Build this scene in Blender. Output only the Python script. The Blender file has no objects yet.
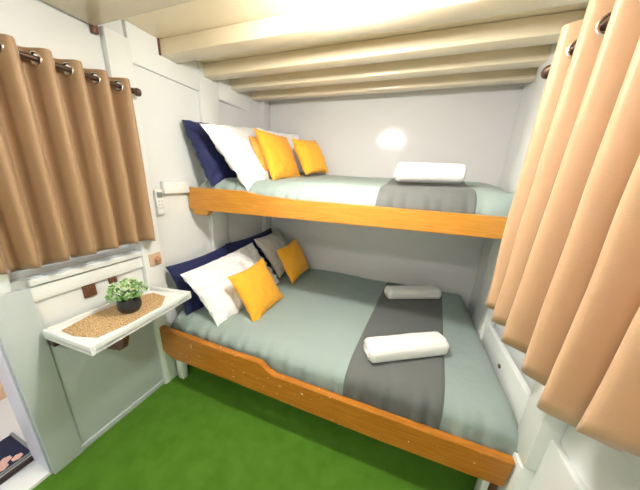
import bpy, bmesh, math, random
from mathutils import Vector, Matrix, noise
random.seed(7)
sc = bpy.context.scene
COL = sc.collection
PI = math.pi
V = Vector

# ------------------------------------------------------------------ camera
cam_d = bpy.data.cameras.new('camera'); cam = bpy.data.objects.new('camera', cam_d); COL.objects.link(cam)
cam_d.sensor_width = 36.0; cam_d.lens = 232.9*36/640; cam_d.clip_start = 0.02
r0 = V((0.9378601, 0.34398439, 0.04575128)); r1 = V((0.13747119, -0.24723874, -0.9591531)); r2 = V((-0.31862221, 0.90584091, -0.27916329))
M = Matrix((r0, -r1, -r2)).transposed().to_4x4(); M.translation = V((1.36, 0, 1.37))
cam.matrix_world = M
sc.camera = cam

# ------------------------------------------------------------------ world, view, daylight
w = bpy.data.worlds.new('world'); sc.world = w; w.use_nodes = True
bg = w.node_tree.nodes['Background']; bg.inputs[0].default_value = (0.80, 0.88, 1.0, 1); bg.inputs[1].default_value = 0.75
sc.view_settings.view_transform = 'Standard'; sc.view_settings.look = 'None'
sc.view_settings.gamma = 1.0; sc.view_settings.use_curve_mapping = False
sc.view_settings.exposure = 1.27

LAMP_COL = (1.0, 0.96, 0.90)
LAMPS = [((1.08, 0.73), 0.10, 95.0, 150.0), ((1.0, -0.62), 0.10, 45.0, 85.0)]   # place, half spacing of the two bulbs, radiance of bulbs and of the added flat diffuser

# ------------------------------------------------------------------ materials
def mat(name, col, rough=0.5, spec=0.5, **k):
    m = bpy.data.materials.new(name); m.use_nodes = True
    b = m.node_tree.nodes['Principled BSDF']
    b.inputs['Base Color'].default_value = (*col, 1); b.inputs['Roughness'].default_value = rough
    b.inputs['Specular IOR Level'].default_value = spec
    for a, v in k.items(): b.inputs[a.replace('_', ' ')].default_value = v
    return m
def nodes(m): return m.node_tree.nodes, m.node_tree.links, m.node_tree.nodes['Principled BSDF']
def bump(m, scale=50, strength=0.2, dist=0.002, detail=3, vec=None, kind='noise', stretch=(1, 1, 1)):
    n, l, b = nodes(m)
    tc = n.new('ShaderNodeTexCoord'); mp = n.new('ShaderNodeMapping'); mp.inputs['Scale'].default_value = stretch
    l.new(tc.outputs['Object'], mp.inputs[0])
    t = n.new('ShaderNodeTexNoise'); t.inputs['Scale'].default_value = scale; t.inputs['Detail'].default_value = detail
    l.new(mp.outputs[0], t.inputs['Vector'])
    bp = n.new('ShaderNodeBump'); bp.inputs['Strength'].default_value = strength; bp.inputs['Distance'].default_value = dist
    l.new(t.outputs['Fac'], bp.inputs['Height']); l.new(bp.outputs[0], b.inputs['Normal'])
    return m
def vary(m, c1, c2, scale=8, detail=4, stretch=(1, 1, 1), lo=0.35, hi=0.65, dist=0.0):
    n, l, b = nodes(m)
    tc = n.new('ShaderNodeTexCoord'); mp = n.new('ShaderNodeMapping'); mp.inputs['Scale'].default_value = stretch
    l.new(tc.outputs['Object'], mp.inputs[0])
    t = n.new('ShaderNodeTexNoise'); t.inputs['Scale'].default_value = scale; t.inputs['Detail'].default_value = detail
    t.inputs['Distortion'].default_value = dist
    l.new(mp.outputs[0], t.inputs['Vector'])
    r = n.new('ShaderNodeValToRGB'); r.color_ramp.elements[0].position = lo; r.color_ramp.elements[1].position = hi
    r.color_ramp.elements[0].color = (*c1, 1); r.color_ramp.elements[1].color = (*c2, 1)
    l.new(t.outputs['Fac'], r.inputs[0]); l.new(r.outputs[0], b.inputs['Base Color'])
    return m

paint = bump(mat('white_gloss_paint', (0.80, 0.83, 0.83), 0.14), 14, 0.25, 0.004)
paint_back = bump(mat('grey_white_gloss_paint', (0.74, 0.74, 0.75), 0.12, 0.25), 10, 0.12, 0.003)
cream = bump(mat('cream_gloss_paint', (0.83, 0.715, 0.52), 0.20), 12, 0.25, 0.004)
trimw = bump(mat('white_trim_paint', (0.82, 0.85, 0.84), 0.25), 30, 0.15, 0.002)
greenish = bump(mat('pale_green_grey_paint', (0.50, 0.56, 0.57), 0.35), 14, 0.2, 0.003)
turf = vary(mat('turf', (0.05, 0.2, 0.01), 0.95, 0.1), (0.098, 0.250, 0.022), (0.120, 0.295, 0.030), 12, 3)
bump(turf, 900, 1.0, 0.006, 4)
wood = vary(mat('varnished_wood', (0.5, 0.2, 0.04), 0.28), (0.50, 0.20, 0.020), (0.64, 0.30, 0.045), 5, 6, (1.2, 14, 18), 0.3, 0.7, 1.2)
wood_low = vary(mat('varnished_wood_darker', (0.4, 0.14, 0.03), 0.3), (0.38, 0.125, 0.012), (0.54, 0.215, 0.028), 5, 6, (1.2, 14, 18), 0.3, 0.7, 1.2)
n, l, b = nodes(wood_low)
src = b.inputs['Base Color'].links[0].from_socket
tc = n.new('ShaderNodeTexCoord'); t1 = n.new('ShaderNodeTexNoise'); t1.inputs['Scale'].default_value = 55; t1.inputs['Detail'].default_value = 1
l.new(tc.outputs['Object'], t1.inputs['Vector'])
r1 = n.new('ShaderNodeValToRGB'); r1.color_ramp.elements[0].position = 0.735; r1.color_ramp.elements[1].position = 0.76
l.new(t1.outputs['Fac'], r1.inputs[0]); mx = n.new('ShaderNodeMix'); mx.data_type = 'RGBA'
l.new(r1.outputs[0], mx.inputs[0]); l.new(src, mx.inputs[6]); mx.inputs[7].default_value = (0.85, 0.72, 0.45, 1)
l.new(mx.outputs[2], b.inputs['Base Color'])
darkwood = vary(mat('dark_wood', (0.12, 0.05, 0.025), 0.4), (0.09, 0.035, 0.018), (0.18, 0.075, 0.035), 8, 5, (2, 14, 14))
sheet = bump(mat('grey_green_bed_linen', (0.285, 0.360, 0.340), 0.85, 0.2, Sheen_Weight=0.15), 9, 0.6, 0.016)
runner_m = bump(mat('dark_grey_bed_runner', (0.125, 0.135, 0.13), 0.85, 0.2, Sheen_Weight=0.1), 14, 0.3, 0.01)
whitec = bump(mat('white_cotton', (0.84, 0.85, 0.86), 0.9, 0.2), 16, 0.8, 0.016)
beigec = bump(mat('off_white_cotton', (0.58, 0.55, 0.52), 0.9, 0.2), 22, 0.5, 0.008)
navyc = bump(mat('navy_fabric', (0.013, 0.018, 0.085), 0.7, 0.3, Sheen_Weight=0.1), 26, 0.6, 0.008)
yellowc = bump(mat('yellow_fabric', (0.88, 0.42, 0.035), 0.75, 0.2, Sheen_Weight=0.15), 24, 0.5, 0.006)
orangec = bump(mat('orange_fabric', (0.80, 0.33, 0.07), 0.75, 0.2), 24, 0.5, 0.006)
towelm = bump(mat('white_terry', (0.88, 0.88, 0.86), 1.0, 0.1, Sheen_Weight=0.3), 260, 0.9, 0.004)
def curtain_mat(name, col):
    m = mat(name, col, 0.42, 0.35, Sheen_Weight=0.35, Sheen_Roughness=0.35)
    bump(m, 90, 0.25, 0.002, 3, stretch=(1, 1, 7))
    return m
curt_shaded = curtain_mat('satin_curtain_shaded', (0.37, 0.235, 0.130))  # same cloth as the right curtain, darkened in colour for grazing lamplight
curt_lit = curtain_mat('satin_curtain_lit', (0.52, 0.335, 0.200))  # same cloth as the left curtain, its brighter light put into the colour
chrome = mat('polished_metal', (0.75, 0.68, 0.6), 0.18, Metallic=1.0)
bronze = mat('dark_bronze', (0.10, 0.06, 0.045), 0.3, Metallic=0.6)
blackm = mat('black_metal', (0.03, 0.03, 0.032), 0.4)
plastic = mat('white_plastic', (0.85, 0.86, 0.86), 0.3)
screenm = mat('grey_display', (0.25, 0.29, 0.28), 0.2)
buttonm = mat('pale_grey_button', (0.6, 0.62, 0.62), 0.4)
beigep = mat('beige_plate', (0.62, 0.44, 0.30), 0.4)
potm = bump(mat('black_ceramic', (0.02, 0.021, 0.023), 0.35), 30, 0.2, 0.002)
soilm = mat('soil', (0.03, 0.02, 0.012), 0.9)
leafm = vary(mat('leaf', (0.15, 0.4, 0.08), 0.5), (0.11, 0.34, 0.06), (0.34, 0.58, 0.22), 40, 2)
leafw = vary(mat('pale_leaf', (0.5, 0.65, 0.4), 0.5), (0.42, 0.60, 0.28), (0.72, 0.80, 0.60), 40, 2)
stemm = mat('stem', (0.1, 0.25, 0.05), 0.6)
glass = mat('window_glass', (0.95, 1, 1), 0.02, Transmission_Weight=1.0, IOR=1.1)
peachw = bump(mat('peach_painted_wall', (0.80, 0.52, 0.33), 0.5), 6, 0.2, 0.004)
deckm = bump(mat('white_deck_paint', (0.80, 0.80, 0.77), 0.4), 12, 0.2, 0.003)
blueish = bump(mat('jamb_daylight_tint', (0.68, 0.70, 0.86), 0.4), 12, 0.2, 0.003)  # bluish daylight on the door jamb, put into its colour
navymat = bump(mat('navy_mat', (0.018, 0.022, 0.06), 0.9), 300, 0.6, 0.003)
greymat = mat('grey_binding', (0.25, 0.27, 0.26), 0.8)
pinkm = mat('pink_petals', (0.8, 0.5, 0.42), 0.8)
sealm = mat('dark_brown_seal', (0.035, 0.02, 0.018), 0.5)
# woven straw for the placemat
straw = mat('woven_straw', (0.55, 0.36, 0.17), 0.8, 0.2)
n, l, b = nodes(straw)
tc = n.new('ShaderNodeTexCoord'); vo = n.new('ShaderNodeTexVoronoi'); vo.inputs['Scale'].default_value = 190
l.new(tc.outputs['Object'], vo.inputs['Vector'])
rp = n.new('ShaderNodeValToRGB'); rp.color_ramp.elements[0].color = (0.78, 0.58, 0.32, 1); rp.color_ramp.elements[1].color = (0.36, 0.20, 0.08, 1)
rp.color_ramp.elements[0].position = 0.2; rp.color_ramp.elements[1].position = 0.75
l.new(vo.outputs['Distance'], rp.inputs[0]); l.new(rp.outputs[0], b.inputs['Base Color'])
bp = n.new('ShaderNodeBump'); bp.invert = True; bp.inputs['Strength'].default_value = 0.8; bp.inputs['Distance'].default_value = 0.003
l.new(vo.outputs['Distance'], bp.inputs['Height']); l.new(bp.outputs[0], b.inputs['Normal'])
def glow(v):
    m = mat('bulb_panel_glow', (1, 1, 1), 0.4); q = m.node_tree.nodes['Principled BSDF']
    q.inputs['Emission Color'].default_value = (*LAMP_COL, 1); q.inputs['Emission Strength'].default_value = v
    return m

# ------------------------------------------------------------------ helpers
def link(name, bm, m, parent=None, smooth=True, angle=40):
    me = bpy.data.meshes.new(name)
    bmesh.ops.recalc_face_normals(bm, faces=bm.faces[:])
    bm.to_mesh(me); bm.free()
    o = bpy.data.objects.new(name, me); COL.objects.link(o)
    if m: me.materials.append(m)
    if smooth:
        me.polygons.foreach_set('use_smooth', [True]*len(me.polygons))
        try: me.set_sharp_from_angle(angle=math.radians(angle))
        except Exception: pass
    if parent:
        o.parent = parent; o.location = (0, 0, 0) if parent.parent else -parent.location
    return o
def thing(name, label, cat, loc=(0, 0, 0), group=None):
    o = bpy.data.objects.new(name, None); COL.objects.link(o); o.location = loc; o.empty_display_size = 0.05
    return tag(o, label, cat, group)
def tag(o, label, cat, group=None):
    o['label'] = label; o['category'] = cat
    if group: o['group'] = group
    return o
def struct(name, bm, m, **k):
    o = link(name, bm, m, **k); o['kind'] = 'structure'; return o
def box(bm, x0, x1, y0, y1, z0, z1, bev=0.0, seg=2):
    t = bmesh.new(); bmesh.ops.create_cube(t, size=1)
    for v in t.verts:
        v.co = V(((x0+x1)/2+v.co.x*(x1-x0), (y0+y1)/2+v.co.y*(y1-y0), (z0+z1)/2+v.co.z*(z1-z0)))
    if bev > 0: bmesh.ops.bevel(t, geom=t.edges[:], offset=bev, segments=seg, affect='EDGES', profile=0.5)
    merge(bm, t); return bm
def merge(bm, t, mx=None):
    mp = {}
    for v in t.verts: mp[v] = bm.verts.new(mx @ v.co if mx else v.co)
    for f in t.faces:
        try: bm.faces.new([mp[v] for v in f.verts])
        except ValueError: pass
    t.free()
def B(*a, **k): return box(bmesh.new(), *a, **k)
def prism(bm, pts, fn, t0, t1):
    """polygon pts (a,b) extruded between t0 and t1; fn(a,b,t)->xyz"""
    A = [bm.verts.new(fn(a, b_, t0)) for a, b_ in pts]; C = [bm.verts.new(fn(a, b_, t1)) for a, b_ in pts]
    bm.faces.new(A); bm.faces.new(C[::-1])
    for i in range(len(pts)):
        j = (i+1) % len(pts); bm.faces.new([A[i], C[i], C[j], A[j]])
    return bm
def tube(bm, p, q, r, seg=12, r2=None, caps=True):
    p, q = V(p), V(q); d = (q-p).normalized(); a = d.orthogonal().normalized(); c = d.cross(a)
    r2 = r if r2 is None else r2
    A = [bm.verts.new(p+(a*math.cos(t)+c*math.sin(t))*r) for t in [2*PI*i/seg for i in range(seg)]]
    D = [bm.verts.new(q+(a*math.cos(t)+c*math.sin(t))*r2) for t in [2*PI*i/seg for i in range(seg)]]
    for i in range(seg): bm.faces.new([A[i], A[(i+1) % seg], D[(i+1) % seg], D[i]])
    if caps: bm.faces.new(A[::-1]); bm.faces.new(D)
    return bm
def lathe(bm, prof, c, axis=(0, 0, 1), seg=24):
    c = V(c); d = V(axis).normalized(); a = d.orthogonal().normalized(); e = d.cross(a)
    rings = []
    for r, h in prof:
        if r < 1e-5: rings.append([bm.verts.new(c+d*h)])
        else: rings.append([bm.verts.new(c+d*h+(a*math.cos(t)+e*math.sin(t))*r) for t in [2*PI*i/seg for i in range(seg)]])
    for A, D in zip(rings, rings[1:]):
        if len(A) == 1 and len(D) == 1: continue
        for i in range(seg):
            j = (i+1) % seg
            if len(A) == 1: bm.faces.new([A[0], D[j], D[i]])
            elif len(D) == 1: bm.faces.new([A[i], A[j], D[0]])
            else: bm.faces.new([A[i], A[j], D[j], D[i]])
    return bm
def torus(bm, c, axis, R_, r, sx=28, sy=8):
    c = V(c); d = V(axis).normalized(); a = d.orthogonal().normalized(); e = d.cross(a); G = []
    for i in range(sx):
        t = 2*PI*i/sx; u = a*math.cos(t)+e*math.sin(t)
        G.append([bm.verts.new(c+u*(R_+r*math.cos(2*PI*j/sy))+d*r*math.sin(2*PI*j/sy)) for j in range(sy)])
    for i in range(sx):
        for j in range(sy):
            bm.faces.new([G[i][j], G[(i+1) % sx][j], G[(i+1) % sx][(j+1) % sy], G[i][(j+1) % sy]])
    return bm
def smoothstep(a, b_, x):
    t = max(0, min(1, (x-a)/(b_-a))); return t*t*(3-2*t)

# ------------------------------------------------------------------ room shell
ZC = 2.03      # ceiling boards
YB = 2.04      # back wall
YF = -1.3      # wall behind the camera
struct('floor', B(0.0, 2.05, YF, YB, -0.05, 0.0), turf, smooth=False)
struct('ceiling', B(-0.02, 2.1, YF, YB+0.05, ZC, ZC+0.05), cream, smooth=False)
struct('wall_back', B(-0.02, 2.1, YB, YB+0.06, 0, ZC), paint_back, smooth=False)
struct('wall_front', B(-0.15, 2.1, YF-0.06, YF, -0.05, ZC), paint, smooth=False)
# left wall with its window hole and the doorway in front of it
T = -0.13
WY0, WY1, WZ0, WZ1 = 0.36, 0.82, 0.932, 1.64
bm = bmesh.new()
box(bm, T, 0, 0.29, YB, 0, WZ0); box(bm, T, 0, 0.29, YB, WZ1, ZC)
box(bm, T, 0, 0.29, WY0, WZ0, WZ1); box(bm, T, 0, WY1, YB, WZ0, WZ1)
box(bm, T, 0, YF, -0.55, 0, ZC); box(bm, T, 0, -0.55, 0.29, 1.95, ZC)
struct('wall_left', bm, paint, smooth=False)
bm = bmesh.new(); prism(bm, [(0.0, 1.50), (0.085, 2.04), (0.0, 2.04)], lambda a, c, t: (a, c, t), 0.0, ZC)
struct('wall_left_rear_panel', bm, paint_back, smooth=False)
# pale green grey dado panel under the window
struct('trim_1', B(0, 0.012, 0.395, 0.82, 0.02, 0.66, bev=0.002), greenish)
struct('baseboard_left', B(0, 0.018, 0.295, 0.85, 0, 0.035, bev=0.003), greenish)
struct('trim_2', B(0, 0.022, 0.29, 0.395, 0.0, 0.90, bev=0.003), greenish)
# hull frames (posts) along the left wall
struct('trim_3', B(0, 0.035, 0.82, 0.925, 0.0, 1.955, bev=0.004), trimw)
struct('trim_4', B(0, 0.032, 1.335, 1.49, 0.0, ZC, bev=0.006), trimw)
struct('trim_5', B(0.05, 0.11, 1.93, YB, 0.0, ZC, bev=0.006), paint_back)
# stringers near the ceiling
struct('trim_6', B(0, 0.022, 0.925, 1.335, 1.865, ZC, bev=0.003), trimw)
struct('trim_7', B(0, 0.05, 1.49, 1.93, 1.86, ZC, bev=0.003), trimw)
# window ledge and apron strip
bm = bmesh.new(); box(bm, 0, 0.030, 0.395, 0.82, 0.905, 0.931, bev=0.004)
struct('trim_8', bm, trimw)
struct('trim_9', B(0, 0.016, 0.395, 0.82, 0.835, 0.897, bev=0.003), trimw)
# rail carrying the upper bunk on the left wall
struct('trim_10', B(0, 0.034, 0.998, 1.168, 1.235, 1.305, bev=0.004), trimw)
# door: jamb, sill, seal
struct('door_1', B(T-0.005, 0.004, 0.283, 0.292, 0.016, 1.95, bev=0.001), blueish)
bm = bmesh.new(); box(bm, T, 0.0, -0.55, 0.29, -0.03, 0.016, bev=0.003)
struct('trim_11', bm, trimw)
struct('trim_12', B(T-0.012, T+0.002, -0.55, 0.29, 0.016, 0.040, bev=0.002), sealm)

# windows
def window(name, x0, x1, y0, y1, z0, z1):
    f = bmesh.new(); t = 0.022
    box(f, x0, x1, y0, y1, z0, z0+t); box(f, x0, x1, y0, y1, z1-t, z1)
    box(f, x0, x1, y0, y0+t, z0+t, z1-t); box(f, x0, x1, y1-t, y1, z0+t, z1-t)
    box(f, x0, x1, (y0+y1)/2-t/2, (y0+y1)/2+t/2, z0+t, z1-t)
    fo = struct(name, f, trimw, smooth=False)
    xm = (x0+x1)/2
    p = link('pane', B(xm-0.002, xm+0.002, y0+t, y1-t, z0+t, z1-t), glass, fo, smooth=False)
    p.location = (0, 0, 0)
window('window_1', -0.075, -0.035, WY0, WY1, WZ0, WZ1)

# right wall: window hole behind the curtain
XR = 1.965
bm = bmesh.new()
RY0, RY1 = 0.22, 0.86
box(bm, XR, XR+0.12, YF, YB, 0, 0.97); box(bm, XR, XR+0.12, YF, YB, 1.64, ZC)
box(bm, XR, XR+0.12, YF, RY0, 0.97, 1.64); box(bm, XR, XR+0.12, RY1, YB, 0.97, 1.64)
struct('wall_right', bm, paint, smooth=False)
window('window_2', XR+0.04, XR+0.08, RY0, RY1, 0.97, 1.64)
struct('trim_13', B(1.905, XR, 1.50, 1.70, 0.42, ZC, bev=0.010, seg=3), trimw)
struct('trim_14', B(1.925, XR, 0.93, 1.50, 0.80, ZC, bev=0.004), paint)
struct('trim_15', B(1.918, 1.945, 0.93, 1.50, 0.36, 0.578, bev=0.004), trimw)
struct('trim_16', B(1.90, XR, 0.83, 0.93, 0.38, 0.80, bev=0.005), trimw)
struct('trim_17', B(1.94, XR, -0.7, 0.85, 0.0, 0.545, bev=0.005), trimw)
struct('trim_18', B(1.90, XR, -0.7, 0.93, 0.80, 0.90, bev=0.005), trimw)
bm = bmesh.new(); tube(bm, (1.913, 1.22, 0.50), (1.9185, 1.22, 0.50), 0.011, 12)
struct('trim_19', bm, darkwood)

# ceiling beams
beams = [(0.50, 0.80, 1.940), (1.085, 1.19, 1.957), (1.365, 1.45, 1.957), (1.60, 1.68, 1.957), (1.83, 1.90, 1.957), (-0.40, -0.25, 1.95), (-0.95, -0.80, 1.95)]
for i, (y0, y1, z) in enumerate(beams):
    struct('trim_%d' % (20+i), B(0.012, XR, y0, y1, z, ZC, bev=0.008, seg=2), cream)
# brown stained beam ends where the paint has gone
struct('trim_27', B(0.002, 0.026, 0.785, 0.806, 1.915, 1.950, bev=0.002), darkwood)
struct('trim_28', B(0.020, 0.030, 1.078, 1.087, 1.955, ZC, bev=0.001), darkwood)

# ------------------------------------------------------------------ beyond the doorway
struct('floor_deck', B(-1.6, T-0.012, -1.6, 2.2, -0.05, 0.0), deckm, smooth=False)
struct('wall_deck', B(-0.80, -0.75, -1.6, 2.2, 0.0, 1.3), peachw, smooth=False)
t = thing('door_mat', 'navy mat with grey edge and a pink flower pattern, lying outside the doorway', 'door mat', (-0.30, 0.17, 0))
link('mat_pad', B(-0.405, -0.200, 0.0, 0.300, 0.0005, 0.010, bev=0.003), navymat, t)
bm = bmesh.new(); box(bm, -0.412, -0.190, 0.2985, 0.310, 0.0005, 0.012, bev=0.002); box(bm, -0.200, -0.190, 0.0, 0.2985, 0.0005, 0.012, bev=0.002)
link('edging', bm, greymat, t)
bm = bmesh.new()
for (cx, cy, rr) in [(-0.225, 0.262, 0.018), (-0.255, 0.235, 0.020), (-0.225, 0.215, 0.020), (-0.29, 0.205, 0.018), (-0.25, 0.18, 0.02)]:
    for k in range(6):
        a = k*PI/3
        tt = bmesh.new(); bmesh.ops.create_uvsphere(tt, u_segments=8, v_segments=5, radius=1)
        mx = Matrix.Translation((cx+math.cos(a)*rr*0.55, cy+math.sin(a)*rr*0.55, 0.0105)) @ Matrix.Diagonal((rr*0.5, rr*0.5, 0.002, 1))
        merge(bm, tt, mx)
link('flower_pattern', bm, pinkm, t)

# ------------------------------------------------------------------ ceiling lamps
def lamp(loc, sp, power, flat, label):
    x, y = loc
    zc = 1.940 if y > 0 else ZC
    t = thing('ceiling_lamp', label, 'lamp', (x, y, zc), 'ceiling lamps')
    link('base_plate', B(x-0.14, x+0.14, y-0.025, y+0.025, zc-0.014, zc-0.0005, bev=0.003), plastic, t)
    g = glow(power)
    link('fill_panel', B(x-0.07, x+0.07, y-0.045, y+0.045, zc-0.030, zc-0.0145, bev=0.003), glow(flat), t)  # glowing panel added to send more light down to bed and floor
    for k in (-1, 1):
        bx = x+k*sp
        bm = bmesh.new(); lathe(bm, [(0, 0), (0.018, 0), (0.018, -0.022), (0.014, -0.026), (0, -0.026)], (bx, y, zc-0.0145)); so = link('socket', bm, plastic, t)
        bm = bmesh.new(); lathe(bm, [(0.012, -0.027), (0.020, -0.031), (0.030, -0.042), (0.034, -0.056), (0.032, -0.070), (0.024, -0.083), (0.010, -0.090), (0, -0.091)], (bx, y, zc-0.0145)); link('bulb', bm, g, so)
lamp(*LAMPS[0], 'pair of white bulbs under the ceiling beam above the green carpet')
lamp(*LAMPS[1], 'added fill lamp, a pair of white bulbs on the ceiling behind the camera')  # unseen fill lamp, added to brighten the board fronts and curtains

# ------------------------------------------------------------------ bunks
def upper_bunk():
    t = thing('bunk_bed', 'upper bunk with a golden varnished wooden front board', 'bunk bed', (1.0, 1.6, 1.15), 'bunk beds')
    bm = bmesh.new()
    prof = [(0.012, 1.125), (1.90, 1.153), (1.90, 1.245), (0.80, 1.243), (0.56, 1.247), (0.50, 1.262), (0.46, 1.270), (0.012, 1.270)]
    prism(bm, prof, lambda a, c, y: (a, y, c), 1.170, 1.200)
    bmesh.ops.bevel(bm, geom=bm.edges[:], offset=0.004, segments=2, affect='EDGES')
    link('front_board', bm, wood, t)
    bm = bmesh.new(); prism(bm, [(0.036, 1.202), (0.036, 1.70), (0.112, 1.92), (0.112, 2.03), (1.90, 2.03), (1.90, 1.202)], lambda a, c, z: (a, c, z), 1.155, 1.175); link('platform', bm, paint, t, smooth=False)
    bm = bmesh.new(); prism(bm, [(0.036, 1.095), (0.15, 1.095), (0.17, 1.125), (0.036, 1.125)], lambda a, c, y: (a, y, c), 1.175, 1.215)
    link('support_cleat', bm, wood, t)
upper_bunk()
def lower_bunk():
    t = thing('bunk_bed', 'lower bunk with a brown wooden front board, stepped down past the pillows', 'bunk bed', (1.0, 1.4, 0), 'bunk beds')
    bm = bmesh.new()
    prof = [(0.0195, 0.300), (0.024, 0.250), (0.06, 0.215), (0.120, 0.196), (0.55, 0.206), (1.0, 0.200), (1.40, 0.200), (1.885, 0.208),
            (1.895, 0.352), (1.38, 0.347), (0.835, 0.347), (0.80, 0.362), (0.775, 0.392), (0.745, 0.405), (0.55, 0.398), (0.024, 0.410), (0.0195, 0.40)]
    yk = lambda a: 0.838+0.019*a/1.9
    prism(bm, prof, lambda a, c, y: (a, y+yk(a), 1.37-(1.37-c)*yk(a)/0.857), 0.0, 0.032)
    bmesh.ops.bevel(bm, geom=bm.edges[:], offset=0.004, segments=2, affect='EDGES')
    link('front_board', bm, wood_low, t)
    bm = bmesh.new(); prism(bm, [(0.036, 0.891), (0.036, 1.70), (0.112, 1.92), (0.112, 2.03), (1.90, 2.03), (1.90, 0.891)], lambda a, c, z: (a, c, z), 0.28, 0.30); link('platform', bm, paint, t, smooth=False)
    link('leg', B(0.055, 0.105, 0.895, 0.935, 0.0, 0.28, bev=0.004), trimw, t)
    link('leg', B(1.835, 1.862, 0.895, 0.935, 0.0, 0.28, bev=0.004), trimw, t)
    link('leg', B(1.868, 1.892, 0.895, 0.935, 0.0, 0.28, bev=0.004), darkwood, t)['label'] = 'dark wood leg'
    link('end_block', B(1.897, 1.962, 0.835, 0.99, 0.0, 0.37, bev=0.004), trimw, t)['label'] = 'white painted end block'
lower_bunk()

# ------------------------------------------------------------------ mattresses and runners
def nz(x, y, z, s): return noise.noise(V((x*s, y*s, z*s)))
class Mattress:
    def __init__(s, x0, x1, y0, y1, z0, z1, r, rise=0.0, seed=0):
        s.a = (x0, x1, y0, y1, z0, z1, r); s.rise = rise; s.seed = seed
    def prof(s):
        x0, x1, y0, y1, z0, z1, r = s.a; P = []
        P.append((y0+0.01, z0)); n = 12
        P.append((y0, z0+0.02)); 
        zc = z1-r
        k = 4
        for i in range(1, k): P.append((y0, z0+0.02+(zc-z0-0.02)*i/k))
        ry = r*1.6
        for i in range(n+1):
            a = PI/2*i/n; P.append((y0+ry-ry*math.cos(a), zc+r*math.sin(a)))
        m = 26
        for i in range(1, m): P.append((y0+ry+(y1-0.03-y0-ry)*i/m, z1))
        for i in range(6):
            a = PI/2*i/5; P.append((y1-0.03+0.03*math.sin(a), z1-0.03+0.03*math.cos(a)))
        P.append((y1, z0))
        return P
    def pt(s, x, q, off=0.0):
        x0, x1, y0, y1, z0, z1, r = s.a; y, z = q
        # rounded ends
        ex = min(x-x0, x1-x); rr = 0.06
        if ex < rr:
            d = 1-math.sqrt(max(0, 1-((rr-ex)/rr)**2))
            z = z-(z-z0)*d*0.40
        top = smoothstep(z0+0.05, z1, z)
        front = 1-smoothstep(y0+0.02, y0+0.16, y)
        sd = s.seed
        g = math.sin(x*70+3*nz(x, sd, 0, 4))*0.5+math.sin(x*117+sd)*0.3+nz(x, sd, 1, 18)
        y += -0.009*g*front
        z += top*(0.010*nz(x, y, sd, 3.2)+0.0035*nz(x, y, sd, 11))+s.rise*top*smoothstep(y0+0.1, y1, y)
        if front > 0.2: y = max(y, y0-0.006)
        if x < x0+0.3: x += max(0, min(1, (y-1.5)/0.42))*0.075*(1-(x-x0)/0.3)
        return V((x, y-off*front*0.6 if z < z1-0.03 else y-off*front*0.3, z+off*top))
    def mesh(s, nx=150):
        x0, x1 = s.a[0], s.a[1]; P = s.prof(); bm = bmesh.new()
        G = [[bm.verts.new(s.pt(x0+(x1-x0)*i/nx, q)) for q in P] for i in range(nx+1)]
        for i in range(nx):
            for j in range(len(P)-1): bm.faces.new([G[i][j], G[i+1][j], G[i+1][j+1], G[i][j+1]])
            bm.faces.new([G[i][-1], G[i+1][-1], G[i+1][0], G[i][0]])
        bm.faces.new(G[0]); bm.faces.new(G[-1][::-1])
        return bm
    def runner(s, fx0, fx1, bx0, bx1, nx=50):
        P = s.prof()[2:-6]; bm = bmesh.new(); y0, y1 = s.a[2], s.a[3]; G = []
        for i in range(nx+1):
            row = []
            for q in P:
                k = (q[0]-y0)/(y1-y0); xa = fx0+(bx0-fx0)*k; xb = fx1+(bx1-fx1)*k
                e = min(i, nx-i); off = 0.007 if e > 0 else 0.001
                row.append(bm.verts.new(s.pt(xa+(xb-xa)*i/nx, q, off)))
            G.append(row)
        for i in range(nx):
            for j in range(len(P)-1): bm.faces.new([G[i][j], G[i+1][j], G[i+1][j+1], G[i][j+1]])
        return bm
lowm = Mattress(0.042, 1.917, 0.893, 2.032, 0.302, 0.494, 0.085, 0.008, 3)
upm = Mattress(0.042, 1.895, 1.206, 2.032, 1.178, 1.338, 0.10, 0.05, 9)
tag(link('mattress', lowm.mesh(), sheet), 'thick mattress in a grey green cover on the lower bunk', 'mattress', 'bunk mattresses')
tag(link('mattress', upm.mesh(), sheet), 'mattress in a grey green cover on the upper bunk', 'mattress', 'bunk mattresses')
tag(link('bed_runner', lowm.runner(1.200, 1.632, 1.305, 1.75), runner_m), 'dark grey runner across the lower bunk, under two rolled towels', 'bed runner', 'dark bed runners')
tag(link('bed_runner', upm.runner(1.22, 1.655, 1.26, 1.73), runner_m), 'dark grey runner across the upper bunk, under one rolled towel', 'bed runner', 'dark bed runners')

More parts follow.
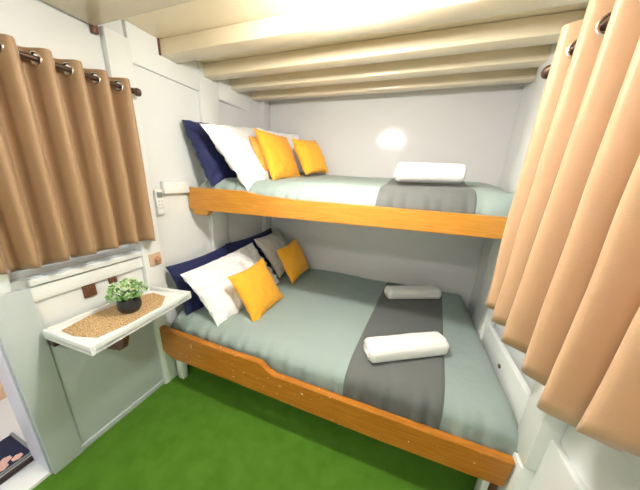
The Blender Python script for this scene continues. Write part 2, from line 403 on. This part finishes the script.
# ------------------------------------------------------------------ pillows
def pillow(name, label, cat, group, c, ex, ez, W, H, th, m, seed=0, pinch=0.10, wr=0.006, shift=0.0):
    """c centre, ex unit vector along the width, ez up along the height"""
    c = V(c); ex = V(ex).normalized(); ez = (V(ez)-ex*V(ez).dot(ex)).normalized(); ey = ez.cross(ex)
    n = 40; bm = bmesh.new(); F = []; K = []
    def pos(u, v, side):
        # edges bow inwards a little, corners stay sharp
        U = u*(1-pinch*(1-v*v)*abs(u)**3); Vv = v*(1-pinch*(1-u*u)*abs(v)**3)
        a = max(0, 1-abs(u)**2.4); b_ = max(0, 1-abs(v)**2.4)
        h = th*(a*b_)**0.52
        rad = 1-min(1, (1-abs(u))*(1-abs(v))*6)
        x, y = u*W, v*H
        w_ = wr*(1.3*nz(x, y, seed+side*3, 9)+0.8*nz(x, y, seed+side*5, 20))*min(1, 6*h/th)
        w_ += wr*0.9*rad*math.sin(math.atan2(v, u)*22+seed+3*nz(x, y, seed, 6))*min(1, 5*h/th)
        return c+ex*U*W/2+ez*Vv*H/2+ey*(side*(h/2+w_)+shift*(1-u*u))
    for i in range(n+1):
        fr, br = [], []
        for j in range(n+1):
            u = math.sin((i/n-0.5)*PI*0.98)/math.sin(PI*0.49); v = math.sin((j/n-0.5)*PI*0.98)/math.sin(PI*0.49)
            f = bm.verts.new(pos(u, v, 1)); fr.append(f)
            br.append(f if i in (0, n) or j in (0, n) else bm.verts.new(pos(u, v, -1)))
        F.append(fr); K.append(br)
    for i in range(n):
        for j in range(n):
            bm.faces.new([F[i][j], F[i+1][j], F[i+1][j+1], F[i][j+1]])
            bm.faces.new([K[i][j], K[i][j+1], K[i+1][j+1], K[i+1][j]])
    o = link(name, bm, m, angle=80); tag(o, label, cat, group); return o
def from_corners(TL, TR, BL):
    TL, TR, BL = V(TL), V(TR), V(BL)
    return (TR+BL)/2, TR-TL, TL-BL, (TR-TL).length, (TL-BL).length
def pc(name, label, cat, group, cs, th, m, k=1.04, **kw):
    c, ex, ez, W, H = from_corners(*cs)
    return pillow(name, label, cat, group, c, ex, ez, W*k, H*k, th, m, **kw)
GP, GC = 'bed pillows', 'square yellow cushions'
# lower bunk
pc('pillow', 'navy blue pillow against the left wall, at the near end of the lower bunk', 'pillow', GP, ((0.055, 0.93, 0.800), (0.085, 1.45, 0.830), (0.15, 0.95, 0.43)), 0.13, navyc, seed=1, wr=0.004)
pc('pillow', 'dark navy pillow in the shade at the far end of the lower bunk', 'pillow', GP, ((0.085, 1.40, 0.83), (0.14, 1.96, 0.86), (0.22, 1.42, 0.52)), 0.12, navyc, seed=2, wr=0.004)
pc('pillow', 'creased white pillow leaning on the navy pillow on the lower bunk', 'pillow', GP, ((0.150, 0.945, 0.763), (0.205, 1.561, 0.812), (0.405, 0.955, 0.470)), 0.13, whitec, seed=3, wr=0.012, pinch=0.05)
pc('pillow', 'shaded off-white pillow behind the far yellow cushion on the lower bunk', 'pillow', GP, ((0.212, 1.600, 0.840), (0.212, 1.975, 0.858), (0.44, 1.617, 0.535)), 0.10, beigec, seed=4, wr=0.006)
pc('cushion', 'near yellow cushion leaning on the white pillow on the lower bunk', 'cushion', GC, ((0.414, 1.042, 0.760), (0.430, 1.375, 0.776), (0.585, 1.050, 0.478)), 0.11, yellowc, seed=5, wr=0.005)
pc('cushion', 'far yellow cushion on the lower bunk, in the shade by the back wall', 'cushion', GC, ((0.443, 1.565, 0.789), (0.464, 1.865, 0.822), (0.574, 1.591, 0.515)), 0.11, yellowc, seed=6, wr=0.005)
# upper bunk
pc('pillow', 'navy blue pillow leaning on the left wall on the upper bunk', 'pillow', GP, ((0.048, 1.187, 1.656), (0.052, 1.62, 1.70), (0.19, 1.175, 1.290)), 0.14, navyc, seed=7, wr=0.009, pinch=0.03)
pc('pillow', 'smooth white pillow beside the navy pillow on the upper bunk', 'pillow', GP, ((0.195, 1.180, 1.632), (0.153, 1.75, 1.718), (0.450, 1.200, 1.272)), 0.12, whitec, seed=8, wr=0.008, pinch=0.05)
pc('pillow', 'white pillow at the back of the upper bunk, mostly hidden behind the yellow cushions', 'pillow', GP, ((0.24, 1.62, 1.70), (0.42, 1.95, 1.705), (0.34, 1.60, 1.40)), 0.07, whitec, seed=9, wr=0.004)
pc('cushion', 'near pale yellow cushion leaning on the white pillow on the upper bunk', 'cushion', GC, ((0.355, 1.432, 1.658), (0.392, 1.785, 1.660), (0.505, 1.430, 1.340)), 0.12, yellowc, seed=10, wr=0.006)
pc('cushion', 'orange cushion corner showing between the white pillow and the near yellow cushion, upper bunk', 'cushion', GC, ((0.325, 1.395, 1.605), (0.36, 1.62, 1.62), (0.42, 1.43, 1.38)), 0.05, orangec, seed=11, wr=0.003)
pc('cushion', 'far yellow cushion on the upper bunk, standing near the back wall', 'cushion', GC, ((0.523, 1.653, 1.625), (0.605, 1.915, 1.650), (0.650, 1.640, 1.385)), 0.11, yellowc, seed=12, wr=0.006)

# ------------------------------------------------------------------ towels
def towel(label, p, q, wd, ht, seed):
    p, q = V(p), V(q); d = (q-p); L = d.length; d.normalize(); up = V((0, 0, 1)); s = d.cross(up).normalized(); up = s.cross(d)
    t = thing('rolled_towel', label, 'towel', (p+q)/2-V((0, 0, ht/2)), 'rolled white towels')
    bm = bmesh.new(); n, m = 44, 36; G = []
    for i in range(n+1):
        k = i/n; e = min(k, 1-k)*L
        f = 1-(1-min(1, e/0.016))**2.2*0.16
        R = []
        for j in range(m):
            a = 2*PI*j/m; ca, sa = math.cos(a), math.sin(a)
            X = math.copysign(abs(ca)**0.72, ca)*wd/2*f; Z = math.copysign(abs(sa)**0.72, sa)*ht/2*f
            r = 1+0.03*nz(k*4, ca*1.5, sa*1.5+seed, 1.6)
            if sa < 0: r = 1
            seam = -0.004*math.exp(-((a-2.5)/0.10)**2)
            R.append(bm.verts.new(p+d*(L*k+0.006*nz(ca, sa, seed, 2)*(1 if k > .5 else -1)*(e < 0.02))+s*(X*r)+up*(Z*r+seam)))
        G.append(R)
    for i in range(n):
        for j in range(m): bm.faces.new([G[i][j], G[i][(j+1) % m], G[i+1][(j+1) % m], G[i+1][j]])
    bm.faces.new(G[0][::-1]); bm.faces.new(G[-1])
    link('roll', bm, towelm, t, angle=60)
    # rolled layers at both ends
    for o_, sgn in ((p, -1), (q, 1)):
        bm = bmesh.new(); prev = None
        N = 90
        for i in range(N+1):
            a = i/N*2*PI*2.6; r = 0.12+0.78*i/N
            c = o_+s*math.cos(a)*wd/2*0.84*r+up*math.sin(a)*ht/2*0.84*r
            ring = [bm.verts.new(c+d*sgn*dz+(s*math.cos(a)+up*math.sin(a))*dr) for dz, dr in ((-0.002, -0.003), (0.004, 0), (-0.002, 0.003))]
            if prev:
                for u in range(2): bm.faces.new([prev[u], prev[u+1], ring[u+1], ring[u]])
            prev = ring
        link('end_fold', bm, towelm, t)
towel('fluffy white rolled towel at the front of the lower bunk runner', (1.285, 1.015, 0.545), (1.648, 1.235, 0.545), 0.125, 0.095, 1)
towel('white rolled towel at the back of the lower bunk runner, in shade', (1.322, 1.705, 0.548), (1.695, 1.880, 0.548), 0.115, 0.085, 2)
towel('white rolled towel on the upper bunk', (1.292, 1.44, 1.418), (1.630, 1.53, 1.424), 0.115, 0.105, 3)

# ------------------------------------------------------------------ curtains
def curtain(name, label, cm, xr, y0, y1, zt, zb, zr, ph, P0, side, amp_t=0.033, amp_b=0.030, hem=0.012, rodlabel=None, rody=(0, 1), flare=0.0, lean=0.0, lift=0.0):
    L = y1-y0; t = thing(name, label, 'curtain', (xr, (y0+y1)/2, zr), 'eyelet curtains')
    ny, nzv = int(L/P0*26), 46; bm = bmesh.new(); G = []
    rg = 0.017
    def X(y, z):
        k = (zt-z)/(zt-zb); p = 2*PI*(y-y0)/P0+ph
        p2 = p+0.7*k*nz(y, z*0.3, 3, 3)*2
        A = amp_t+(amp_b-amp_t)*k
        A *= 1+0.35*k*nz(y, 0, 8, 5)
        return xr+side*A*math.sin(p2)+0.006*k*nz(y, z, 2, 5)+lean*(0.3+0.7*k)*(1-smoothstep(0.35, 0.62, y))
    for i in range(ny+1):
        y = y0+L*i/ny; row = []
        p = 2*PI*(y-y0)/P0+ph
        for j in range(nzv+1):
            # finer rows near the eyelets
            if j <= 20: z = zt-0.085*j/20
            else: z = zt-0.085-(zt-0.085-zb)*(j-20)/(nzv-20)
            k = (zt-z)/(zt-zb)
            yy = y+flare*k*(y-(y0+y1)/2)+0.20*P0/(2*PI)*math.sin(2*p)*(-1)*(0.6)
            zz = z+hem*k**4*math.sin(p+0.5)*0.5+(0.010*nz(y, 0, 5, 6))*k+lift*k*(1-smoothstep(0.30, 0.50, y))
            row.append(bm.verts.new((X(y, z), yy, zz)))
        G.append(row)
    # eyelets where the cloth crosses the rod
    cross = []
    k = math.ceil((ph)/PI)
    while True:
        y = y0+(k*PI-ph)*P0/(2*PI)
        if y > y1-0.008: break
        if y > y0+0.008: cross.append((y, k))
        k += 1
    for i in range(ny):
        for j in range(nzv):
            c = (G[i][j].co+G[i+1][j+1].co)/2
            if any((c-V((xr, y, zr))).length < rg for y, _ in cross): continue
            bm.faces.new([G[i][j], G[i+1][j], G[i+1][j+1], G[i][j+1]])
    for v in [v for v in bm.verts if not v.link_faces]: bm.verts.remove(v)
    fab = link('fabric', bm, cm, t, angle=180)
    sm = fab.modifiers.new('thickness', 'SOLIDIFY'); sm.thickness = 0.0016; sm.offset = 0
    for y, k in cross:
        sl = side*amp_t*2*PI/P0*(1 if k % 2 == 0 else -1)
        ax = V((1, -sl/1.0, 0)).normalized()
        bm = bmesh.new(); torus(bm, (xr, y, zr), ax, 0.0195, 0.0042); link('eyelet', bm, chrome, t)
    # rod is a thing of its own
    ra, rb = rody
    wall_x = 0.0 if side > 0 else 1.925
    rt = thing('curtain_rod', rodlabel, 'curtain rod', (xr, (ra+rb)/2, zr), 'curtain rods')
    bm = bmesh.new(); tube(bm, (xr, ra, zr), (xr, rb, zr), 0.0095, 16); link('rod', bm, bronze, rt)
    for yy, sg in ((ra, -1), (rb, 1)):
        bm = bmesh.new(); lathe(bm, [(0.0095, -0.004), (0.013, 0), (0.013, 0.005), (0.010, 0.008), (0.016, 0.014), (0.0185, 0.022), (0.0165, 0.031), (0.009, 0.036), (0, 0.037)], (xr, yy, zr), (0, sg, 0)); link('finial', bm, bronze, rt)
        bm = bmesh.new(); yb = yy-sg*0.012
        if sg > 0:
            tube(bm, (xr, yb, zr), (wall_x+(0.038 if side > 0 else 0.002), yb, zr), 0.0055, 10)
        else: tube(bm, (xr, yb, zr), (wall_x if side > 0 else 1.964, yb, zr), 0.0055, 10)
        link('bracket', bm, bronze, rt)
    return t
curtain('curtain', 'shaded tan eyelet curtain on the left wall above the tray shelf', curt_shaded, 0.078, 0.305, 0.885, 1.755, 0.995, 1.722, 0.3, 0.0855, 1, amp_t=0.037, amp_b=0.038, hem=0.018,
        rodlabel='dark curtain rod on the left wall with a rounded knob end', rody=(0.20, 0.872))
curtain('curtain', 'long brightly lit tan eyelet curtain at the right edge, hanging beside the bunks', curt_lit, 1.71, 0.17, 0.925, 1.765, 0.952, 1.705, 0.6, 0.100, -1, amp_t=0.036, amp_b=0.044, hem=0.02, lean=-0.018, lift=0.10,
        rodlabel='dark curtain rod by the right wall, its knob showing past the curtain', rody=(0.05, 0.975))

# ------------------------------------------------------------------ shelf with placemat and plant
ca, cb = V((0.036, 0.385)), V((0.325, 0.400))     # near inner, near outer
cc, cd = V((0.290, 0.878)), V((0.036, 0.830))     # far outer, far inner
def shelf():
    t = thing('wall_shelf', 'white tray shelf with a raised rim below the left curtain', 'shelf', (0.18, 0.62, 0.69))
    bm = bmesh.new(); prism(bm, [tuple(ca), tuple(cb), tuple(cc), tuple(cd)], lambda a, c, z: (a, c, z), 0.684, 0.698); link('shelf_board', bm, trimw, t, smooth=False)
    C0 = (ca+cb+cc+cd)/4
    pts = [ca, cb, cc, cd]
    for i in range(4):
        a, b_ = pts[i], pts[(i+1) % 4]
        d = (b_-a).normalized(); nrm = V((-d.y, d.x))
        if nrm.dot(C0-a) < 0: nrm = -nrm
        q = [a, b_, b_+nrm*0.014, a+nrm*0.014]
        s0 = 0.014 if i % 2 == 0 else 0
        q = [a+d*0, b_-d*0, b_-d*0+nrm*0.013, a+nrm*0.013]
        if i % 2 == 1: q = [a+d*0.0135, b_-d*0.0135, b_-d*0.0135+nrm*0.013, a+d*0.0135+nrm*0.013]
        bm = bmesh.new(); prism(bm, [tuple(v) for v in q], lambda x, y, z: (x, y, z), 0.676, 0.718); bmesh.ops.bevel(bm, geom=bm.edges[:], offset=0.002, segments=2, affect='EDGES'); link('rim', bm, trimw, t)
    bm = bmesh.new(); pr = [(0.013, 0.683), (0.255, 0.683), (0.262, 0.63), (0.24, 0.575), (0.20, 0.547), (0.12, 0.53), (0.013, 0.53)]
    prism(bm, pr, lambda a, c, y: (a, y, c), 0.540, 0.562); bmesh.ops.bevel(bm, geom=bm.edges[:], offset=0.003, segments=2, affect='EDGES'); link('bracket', bm, darkwood, t)
    bm = bmesh.new(); box(bm, 0.023, 0.075, 0.392, 0.41, 0.640, 0.675, bev=0.003); link('hinge', bm, bronze, t)
shelf()
for (y0, y1, z0, z1, nm) in ((0.55, 0.598, 0.772, 0.830, 'near'), (0.655, 0.69, 0.80, 0.832, 'far')):
    o = tag(link('wall_cleat', B(0.001, 0.012, y0, y1, z0, z1, bev=0.002), darkwood), 'dark brown wooden block on the wall %s' % ('behind the placemat, the larger of two' if nm == 'near' else 'behind the plant, the smaller of two'), 'wood block', 'wood blocks behind the shelf')
bm = bmesh.new(); pts = [(0.075, 0.425), (0.16, 0.425), (0.255, 0.455), (0.275, 0.60), (0.262, 0.725), (0.19, 0.800), (0.10, 0.800), (0.055, 0.74), (0.052, 0.52)]
prism(bm, pts, lambda a, c, z: (a, c, z), 0.6985, 0.7025); bmesh.ops.bevel(bm, geom=[e for e in bm.edges], offset=0.001, segments=1, affect='EDGES')
tag(link('placemat', bm, straw), 'woven straw placemat with cut corners lying in the white tray shelf', 'placemat')
def plant(cx, cy, z0, k):
    t = thing('potted_plant', 'small bushy green plant in a round black pot on the straw placemat', 'plant', (cx, cy, z0))
    bm = bmesh.new()
    lathe(bm, [(a*k, b_*k) for a, b_ in [(0, 0), (0.024, 0), (0.030, 0.004), (0.036, 0.018), (0.037, 0.032), (0.033, 0.048), (0.030, 0.052), (0.027, 0.050), (0.027, 0.044), (0, 0.044)]], (cx, cy, z0), seg=32)
    link('pot', bm, potm, t)
    bm = bmesh.new(); lathe(bm, [(0, 0.049*k), (0.020*k, 0.048*k), (0.0268*k, 0.0445*k)], (cx, cy, z0), seg=20); link('soil', bm, soilm, t)
    ls, lw, lg = bmesh.new(), bmesh.new(), bmesh.new()
    rnd = random.Random(4)
    for i in range(170):
        th = rnd.uniform(0, 2*PI); ph = math.acos(rnd.uniform(-0.10, 1))
        d = V((math.sin(ph)*math.cos(th), math.sin(ph)*math.sin(th), math.cos(ph)))
        base = V((cx+d.x*0.014, cy+d.y*0.014, z0+0.048*k)); tip = V((cx, cy, z0+0.072*k))+V((d.x*0.072, d.y*0.072, d.z*0.066))*rnd.uniform(0.72, 1.0)
        tube(lg, base, tip, 0.0009, 5, 0.0006)
        n_ = rnd.randint(5, 8)
        tgt = lw if rnd.random() < 0.6 and d.z > 0.05 else ls
        for q in range(n_):
            a = rnd.uniform(0, 2*PI); out = (d*0.5+V((math.cos(a), math.sin(a), rnd.uniform(-0.4, 0.7)))).normalized()
            p = tip+V((rnd.uniform(-1, 1), rnd.uniform(-1, 1), rnd.uniform(-1, 1)))*0.004
            L, W = rnd.uniform(0.008, 0.014), rnd.uniform(0.0035, 0.0055)
            s = out.cross(V((rnd.random(), rnd.random(), 1))).normalized(); u = s.cross(out)
            vs = [p, p+out*L*0.4+s*W-u*0.001, p+out*L*0.8+s*W*0.7, p+out*L-u*0.001, p+out*L*0.8-s*W*0.7, p+out*L*0.4-s*W-u*0.001]
            mid = tgt.verts.new(p+out*L*0.5+u*0.0015); vv = [tgt.verts.new(x) for x in vs]
            for w_ in range(6): tgt.faces.new([vv[w_], vv[(w_+1) % 6], mid])
    link('stems', lg, stemm, t); link('foliage', ls, leafm, t); link('pale_foliage', lw, leafw, t)
plant(0.172, 0.635, 0.7028, 1.3)

# ------------------------------------------------------------------ remote control and wall plate
t = thing('remote_control', 'white air conditioner remote control in a holder on the left wall', 'remote control', (0.036, 0.968, 1.19))
link('holder', B(0.0005, 0.012, 0.940, 0.992, 1.105, 1.215, bev=0.003), plastic, t)
rb = link('body', B(0.013, 0.030, 0.943, 0.989, 1.118, 1.262, bev=0.006, seg=3), plastic, t)
link('display', B(0.0295, 0.0312, 0.950, 0.982, 1.215, 1.245, bev=0.0005), screenm, rb)
for r in range(3):
    for c in range(2):
        bm = bmesh.new(); tube(bm, (0.0295, 0.957+0.018*c, 1.195-0.02*r), (0.0315, 0.957+0.018*c, 1.195-0.02*r), 0.0045, 12); link('button', bm, buttonm, rb)
t = thing('wall_hook', 'beige square wall plate with a round brass knob beside the window post', 'wall plate', (0.036, 0.88, 0.87))
link('plate', B(0.0355, 0.041, 0.845, 0.915, 0.83, 0.905, bev=0.003), beigep, t)
bm = bmesh.new(); lathe(bm, [(0.016, 0), (0.016, 0.004), (0.009, 0.007), (0.009, 0.013), (0.014, 0.018), (0.012, 0.024), (0, 0.026)], (0.041, 0.885, 0.868), (1, 0, 0)); link('knob', bm, vary(mat('brass_brown', (0.45, 0.22, 0.12), 0.35), (0.4, 0.2, 0.1), (0.55, 0.3, 0.18), 20), t)
